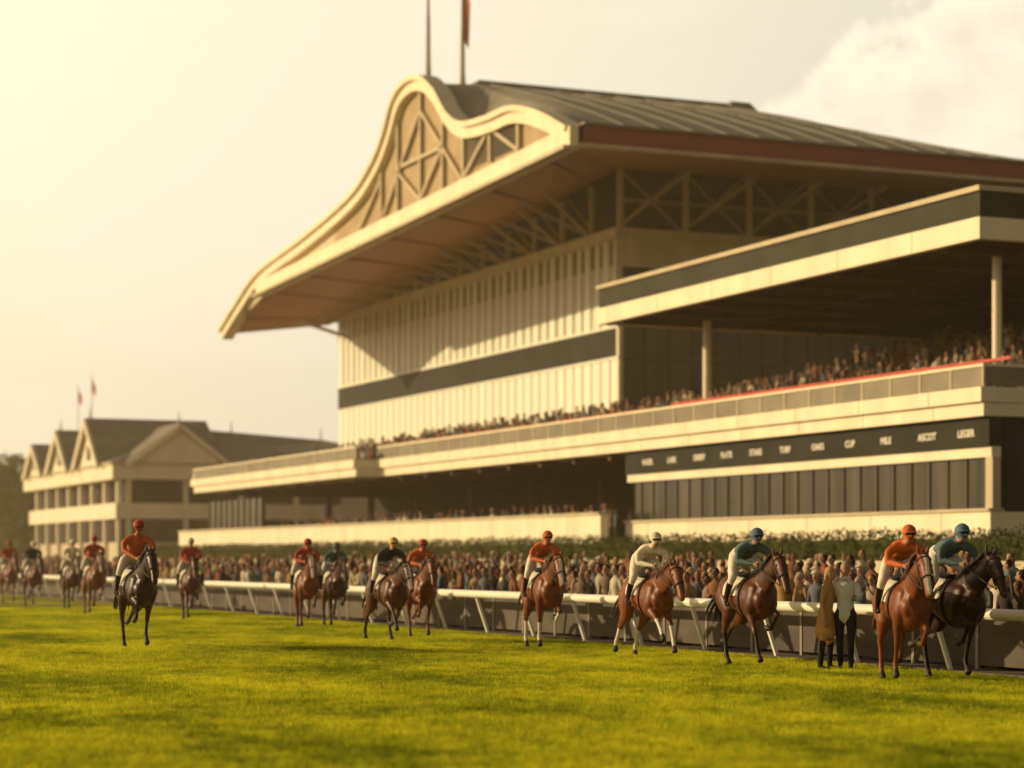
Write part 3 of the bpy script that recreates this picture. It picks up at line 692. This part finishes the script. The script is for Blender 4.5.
def jockey(name,up):
    f=Fig();T=f.tube
    if up: pel=(-.14,1.74);ch=(.02,1.96);sh=(.16,2.15);nk=(.21,2.20);hd=(.29,2.34);el=(.26,1.90)
    else: pel=(-.34,1.90);ch=(-.06,1.99);sh=(.24,2.05);nk=(.32,2.08);hd=(.45,2.20);el=(.29,1.79)
    T([(pel[0]-.05,0,pel[1]-.03,.14,.11),(pel[0],0,pel[1],.165,.14),((pel[0]+ch[0])/2,0,(pel[1]+ch[1])/2,.15,.12)],1)
    T([((pel[0]+ch[0])/2,0,(pel[1]+ch[1])/2,.16,.13),(ch[0],0,ch[1],.175,.135),((ch[0]+sh[0])/2,0,(ch[1]+sh[1])/2,.195,.13),(sh[0],0,sh[1],.17,.095)],0)
    T([(sh[0],0,sh[1],.07,.07),(nk[0],0,nk[1]+.02,.052,.055),(hd[0]-.02,0,hd[1]-.08,.05,.055)],2)
    f.ell((hd[0],0,hd[1]),(.095,.075,.115),2)
    T([(hd[0]+.085,0,hd[1]+.01,.012),(hd[0]+.11,0,hd[1]-.025,.016)],2,True,seg=8)
    f.ell((hd[0]-.012,0,hd[1]+.045),(.13,.112,.108),3)
    T([(hd[0]+.08,0,hd[1]+.05,.08,.012),(hd[0]+.16,0,hd[1]+.03,.06,.008)],3,True,seg=12)
    T([(hd[0]+.075,-.06,hd[1]+.01,.02,.025),(hd[0]+.098,0,hd[1]+.015,.02,.026),(hd[0]+.075,.06,hd[1]+.01,.02,.025)],5,True,ref=(0,0,1))
    T([(hd[0]+.088,-.02,hd[1]-.06,.006),(hd[0]+.088,.02,hd[1]-.06,.006)],5,True,seg=6,ref=(0,0,1))
    for s in(-1,1):
        T([(pel[0]+.02,s*.09,pel[1]-.02,.11,.12),(pel[0]*.45+.10,s*.23,1.70,.095,.11),(.20,s*.34,1.52,.072,.075)],1)
        T([(.20,s*.34,1.52,.070,.070),(.12,s*.355,1.42,.060,.062)],1)
        T([(.12,s*.355,1.42,.062,.064),(.03,s*.36,1.28,.054,.058),(-.06,s*.365,1.15,.040,.044)],4)
        T([(-.09,s*.365,1.12,.036,.040),(.02,s*.37,1.08,.040,.034),(.13,s*.375,1.07,.032,.024)],4)
        T([(.02,s*.37,1.04,.045,.012),(.06,s*.37,1.04,.045,.012)],6,True)
        T([(.03,s*.415,1.05,.008),(.03,s*.385,1.27,.008),(.0,s*.29,1.50,.008)],6,True,seg=6)
        T([(sh[0]-.01,s*.13,sh[1]-.03,.08,.08),(sh[0]+.02,s*.21,sh[1]-.07,.072,.072),((sh[0]+el[0])/2+.02,s*.27,(sh[1]+el[1])/2,.064,.064),(el[0],s*.28,el[1],.052,.052)],0)
        T([(el[0],s*.28,el[1],.054,.054),(el[0]*.5+.28,s*.19,(el[1]+1.74)/2,.048,.048),(.56,s*.10,1.74,.034,.034)],0)
        T([(.555,s*.10,1.74,.030,.030),(.62,s*.09,1.73,.028,.038)],2)
        for q in range(4):
            z=1.76-.018*q
            T([(.64,s*.10,z,.0095),(.672-.003*q,s*.085,z-.004,.009),(.665,s*.058,z-.006,.0085),(.64,s*.055,z-.006,.008)],2,True,sub=2,seg=6,ref=(0,0,1))
        T([(.61,s*.075,1.765,.011),(.64,s*.06,1.778,.010),(.665,s*.06,1.77,.009)],2,True,sub=2,seg=6)
    return f.build(name,.020,['breeches']*7,None,2,ground=False)
JM={0:jockey('jockey_crouched',False),1:jockey('jockey_upright',True)}
def silkmat(n,c): return mat('silk_'+n,c,.6,.2,9,bump=.4,bscale=14,spec=.2)
teal=silkmat('teal',(.08,.12,.12));orange=silkmat('orange',(.52,.12,.025));red=silkmat('red',(.38,.05,.025));cream=silkmat('cream',(.70,.60,.45));black=silkmat('black',(.03,.028,.025));navy=silkmat('blue',(.08,.14,.19));yellow=silkmat('straw',(.60,.42,.14))
def setm(o,i,m): o.material_slots[i].link='OBJECT';o.material_slots[i].material=MATS[m] if isinstance(m,str) else m
# x,y,pose,coat,upright,silk,cap,yaw,scale
H=[(20.75,29.8,'A','horse_dark',0,teal,navy,-8,1.08),
(19.45,29.2,'B','horse_chestnut',0,orange,orange,-21,1.07),
(19.7,34.6,'D','horse_bay',0,teal,navy,-8,1.08),
(19.4,38.0,'F','horse_chestnut',0,cream,cream,-8,1.08),
(19.4,43.0,'E','horse_chestnut',0,orange,orange,-12,1.09),
(19.3,50.2,'A','horse_chestnut',0,orange,red,-10,1.04),
(17.8,48.4,'C','horse_bay',0,black,yellow,-4,1.08),
(20.2,59.4,'E','horse_bay',0,teal,teal,-10,1.03),
(18.9,58.0,'B','horse_chestnut',0,red,red,-12,1.08),
(18.1,67.4,'D','horse_bay',1,red,cream,-10,1.06),
(11.4,47.0,'A','horse_dark',1,orange,red,-2,1.13),
(16.8,75.5,'B','horse_chestnut',1,red,red,-4,1.12),
(17.6,82.8,'E','horse_bay',1,cream,cream,-5,1.08),
(17.3,89.0,'D','horse_bay',1,black,cream,0,1.08),
(17.8,97.0,'A','horse_chestnut',1,red,red,0,1.1)]
for (x,y,p,coat,upr,sk,cap,yaw,sc) in H:
    a=math.radians(-90+yaw)
    o=mkobj('racehorse',HM[p]);o.location=(x,y,HZ[p]*sc+.01);o.rotation_euler=(0,0,a);o.scale=(sc,)*3
    setm(o,0,coat);setm(o,6,'points_white' if p in 'CEB' else coat)
    if coat=='horse_chestnut': setm(o,1,'points_white' if p in 'EF' else coat);setm(o,3,'mane_chestnut')
    j=mkobj('jockey',JM[upr]);j.location=o.location;j.rotation_euler=o.rotation_euler;j.scale=o.scale
    for i,m in enumerate((sk,'breeches','skin',cap,'boots','goggles','tack_leather')): setm(j,i,m)
# spectators --------------------------------------------------------
palette('crowd_shirt',[(.42,.34,.23),(.08,.075,.07),(.22,.09,.04),(.12,.125,.13),(.54,.46,.33),(.045,.036,.03),(.28,.17,.08),(.30,.065,.03),(.17,.12,.08),(.46,.37,.26),(.07,.055,.04),(.34,.19,.07),(.11,.14,.145),(.24,.18,.13)],1)
palette('crowd_trouser',[(.03,.03,.035),(.07,.055,.045),(.16,.12,.08),(.05,.055,.07),(.22,.17,.11)],7.3)
palette('crowd_hair',[(.03,.02,.012),(.08,.04,.02),(.015,.012,.01),(.18,.10,.05),(.4,.31,.2),(.04,.03,.02)],13.7)
palette('crowd_skin',[(.40,.21,.12),(.34,.16,.09),(.44,.25,.15),(.18,.09,.05)],5.1)
def person(name,kind,mats,voxel=.027,fingers=False,coat=False,lean=0,female=False):
    f=Fig();T=f.tube
    sit=kind=='sit'
    dz=-.42 if sit else 0
    lx=lean
    def U(x,z): return x+lx*(z-.95),z+dz
    def t2(pts,l,**k): T([(U(p[0],p[2])[0],p[1],U(p[0],p[2])[1],*p[3:]) for p in pts],l,**k)
    sw=.155 if female else .175
    t2([(0,0,.90,.155,.12),(0,0,1.0,.15,.11),(0,0,1.12,.135,.10),(.01,0,1.28,.155,.115),(0,0,1.40,sw,.105),(-.01,0,1.46,.11,.08)],0)
    t2([(0,0,1.44,.06,.06),(.01,0,1.52,.05,.055),(.02,0,1.58,.05,.055)],2)
    hx,hz=U(.03,1.64)
    f.ell((hx,0,hz),(.092,.074,.118),2)
    T([(hx+.085,0,hz+.01,.010),(hx+.105,0,hz-.02,.015)],2)
    for s in(-1,1): f.ell((hx+.08,s*.03,hz+.012),(.014,.013,.009),3,True,6);f.ell((hx,s*.076,hz-.005),(.02,.012,.03),2,True,6)
    T([(hx+.086,-.022,hz-.055,.006),(hx+.086,.022,hz-.055,.006)],5,True,seg=5,ref=(0,0,1))
    f.ell((hx-.022,0,hz+.035),(.092,.086,.098),3)
    if female: T([(hx-.06,0,hz+.02,.08,.05),(hx-.08,0,hz-.08,.08,.045),(hx-.07,0,hz-.17,.06,.03)],3)
    if kind=='hat':
        f.ell((hx-.005,0,hz+.085),(.10,.095,.07),5);T([(hx-.14,0,hz+.075,.11,.008),(hx,0,hz+.072,.15,.010),(hx+.15,0,hz+.065,.11,.008)],5)
    for s in(-1,1):
        a=dict(stand=[(-.01,.24,1.13),(.06,.25,.90),(.10,.245,.82)],hat=[(-.02,.24,1.13),(.16,.18,1.02),(.24,.12,1.03)],
          fold=[(.0,.23,1.14),(.18,.06,1.14),(.22,-.02,1.16)],cheer=[(.12,.30,1.52),(.16,.27,1.78),(.17,.26,1.86)],sit=[(.04,.23,1.15),(.24,.14,1.02),(.31,.11,1.0)],
          phone=[(.08,.22,1.18),(.24,.08,1.42),(.27,.05,1.48)],lead=[(.06,.24,1.18),(.30,.20,1.15),(.38,.19,1.16)])[kind]
        if kind=='cheer' and s<0: a=[(-.01,.24,1.13),(.12,.22,.98),(.17,.2,.94)]
        if kind in('phone','lead') and s<0: a=[(-.01,.23,1.13),(.06,.24,.90),(.09,.235,.82)]
        e,wr,hn=a
        t2([(-.01,s*(sw-.02),1.39,.058,.06),(-.01,s*(sw+.02),1.34,.052,.055),((e[0]-.01)/2,s*(sw+.02+e[1])/2,(1.34+e[2])/2,.048,.05),(e[0],s*e[1],e[2],.042,.043)],0)
        t2([(e[0],s*e[1],e[2],.044,.044),((e[0]+wr[0])/2,s*(e[1]+wr[1])/2,(e[2]+wr[2])/2,.040,.040),(wr[0],s*wr[1],wr[2],.032,.030)],0)
        t2([(wr[0],s*wr[1],wr[2],.026,.026),(hn[0],s*hn[1],hn[2],.038,.022)],2)
        if fingers:
            d=Vector((hn[0]-wr[0],s*(hn[1]-wr[1]),hn[2]-wr[2])).normalized()
            for q in range(4):
                o_=Vector((-d.z,0,d.x))*(q-1.5)*.019;ln=(.062,.075,.07,.055)[q];h0=Vector((hn[0],s*hn[1],hn[2]))+o_+d*.02
                p=[h0,h0+d*ln*.5+Vector((0,-s*.006,0)),h0+d*ln*.85+Vector((0,-s*.026,0))]
                t2([(*v,.0095-.001*i) for i,v in enumerate(p)],2,extra=True,sub=2,seg=6)
            h0=Vector((hn[0],s*hn[1],hn[2]))-d*.02+Vector((d.z*-.03,0,d.x*.03))
            t2([(*h0,.012),(*(h0+d*.03+Vector((-d.z*.02,-s*.01,d.x*.02))),.010),(*(h0+d*.055+Vector((-d.z*.02,-s*.02,d.x*.02))),.009)],2,extra=True,sub=2,seg=6)
        if sit:
            T([(0,s*.09,.48,.10,.09),(.22,s*.11,.50,.08,.08),(.42,s*.12,.48,.062,.062)],1)
            T([(.42,s*.12,.48,.06,.06),(.41,s*.12,.27,.052,.052),(.38,s*.12,.09,.04,.04)],1)
            T([(.36,s*.12,.05,.035,.035),(.48,s*.13,.035,.042,.03),(.60,s*.135,.03,.035,.02)],4)
        else:
            st=.05*s if kind!='lead' else .12*s
            T([(0,s*.085,.92,.10,.11),(.01+st*.3,s*.10,.72,.085,.092),(.02+st*.6,s*.10,.50,.062,.064),(.0+st*.8,s*.10,.32,.055,.058),(-.01+st,s*.10,.10,.045,.047)],1)
            T([(-.04+st,s*.10,.06,.035,.04),(.06+st,s*.11,.045,.042,.035),(.17+st,s*.125,.035,.036,.022)],4)
    post=None
    if coat:
        T([(lx*.05,0,1.0,.165,.13),(0,0,.80,.19,.16),(0,0,.62,.21,.18)],0)
        def post(co,no,faces,cen,L_):
            L_[(L_==1)&(cen[:,2]>.56)]=0
            return co,L_
    return f.build(name,voxel,mats,post,1)
cm_=['crowd_shirt','crowd_trouser','crowd_skin','crowd_hair','boots','cream_dark']
PV=[person('p1','stand',cm_),person('p2','fold',cm_),person('p3','hat',cm_),person('p4','cheer',cm_),person('p5','phone',cm_,female=True),person('p6','stand',cm_,coat=True,female=True,lean=.05),person('p7','stand',cm_,lean=.08)]
PW=[PV[i] for i in (0,0,1,1,2,4,5,5,6,6,0,1,3)]
PS=[person('s1','sit',cm_),person('s2','sit',cm_,female=True,lean=.12)]
mat('coat_tan',(.48,.25,.08),.8,.15,5,bump=.4,bscale=12);mat('trouser_black',(.02,.018,.016),.8,.2,5);mat('shirt_pale',(.58,.56,.48),.8,.08,5,bump=.4,bscale=12);mat('hair_blond',(.45,.28,.12),.7,.2,20);mat('hair_grey',(.30,.25,.2),.7,.2,20)
m=person('steward_woman','phone',['coat_tan','trouser_black','skin','hair_blond','boots','skin'],.02,True,True,.10,True)
o=mkobj('woman_in_coat',m);o.location=(20.56,33.3,.01);o.rotation_euler=(0,0,math.radians(-50));o.scale=(1.05,)*3
m=person('steward_man','lead',['shirt_pale','trouser_black','skin','hair_grey','boots','skin'],.02,True,False,-.03)
o=mkobj('man_in_shirt',m);o.location=(20.85,33.1,.01);o.rotation_euler=(0,0,math.radians(-130));o.scale=(1.10,)*3
cw=empty('spectator_crowd')
def place(me,x,y,z,face,sc=1):
    o=bpy.data.objects.new('spectator',me);COL.objects.link(o);o.parent=cw;o.location=(x,y,z);o.rotation_euler=(0,0,face);s=sc*random.uniform(.90,1.06);o.scale=(s,s,s)
def apz(x): return .03+.07*sum(x>q for q in ST)
for row,x in enumerate((23.5,24.2,24.95,25.85,26.85,28,29.6,31.6,34.5,37)):
    y=22+random.random()
    while y<190:
        if random.random()<(.9,.8,.75,.7,.6,.55,.5,.45,.4,.3)[row]*(1 if y<110 else .8):
            xx=x+random.uniform(-.2,.2);place(random.choice(PW),xx,y,apz(xx),math.pi+random.gauss(.15,.5))
        y+=random.uniform(.52,.85)
for k in range(15):
    x=46.2+k*.93+.25
    y=Y1+.5
    while y<YE-2:
        if random.random()<.62 and not(k==0 and random.random()<.3): place(random.choice(PS) if random.random()<.75 else random.choice(PW),x+.25,y,7.7+k*.17,math.pi+random.gauss(0,.25))
        y+=random.uniform(.6,.95)
for k in range(20):
    x=46.2+k*.93+.25;y=Y0+.9
    while y<Y1-.5:
        if random.random()<.75: place(random.choice(PS) if random.random()<.8 else random.choice(PW),x+.25,y,7.7+k*.25,math.pi+random.gauss(0,.25))
        y+=random.uniform(.58,.85)
for x in(45.3,46.3,48.5,50.5):
    y=Y1+4
    while y<YE-1:
        if random.random()<.55: place(random.choice(PW),x,y,2.9,math.pi+random.gauss(0,.4))
        y+=random.uniform(.7,1.2)
# ---------------------------------------------------------------- camera
cd=bpy.data.cameras.new('camera');cam=bpy.data.objects.new('camera',cd);COL.objects.link(cam)
cam.location=(0,0,2);cam.rotation_euler=(math.pi/2,0,-math.radians(23.47))
cd.lens=2170*36/1024;cd.sensor_width=36;cd.shift_y=174/1024;cd.clip_start=.5;cd.clip_end=6000
cd.dof.use_dof=True;cd.dof.focus_distance=39;cd.dof.aperture_fstop=.68
scene.camera=cam
scene.view_settings.view_transform='Standard'
scene.view_settings.look='None'
scene.view_settings.exposure=0
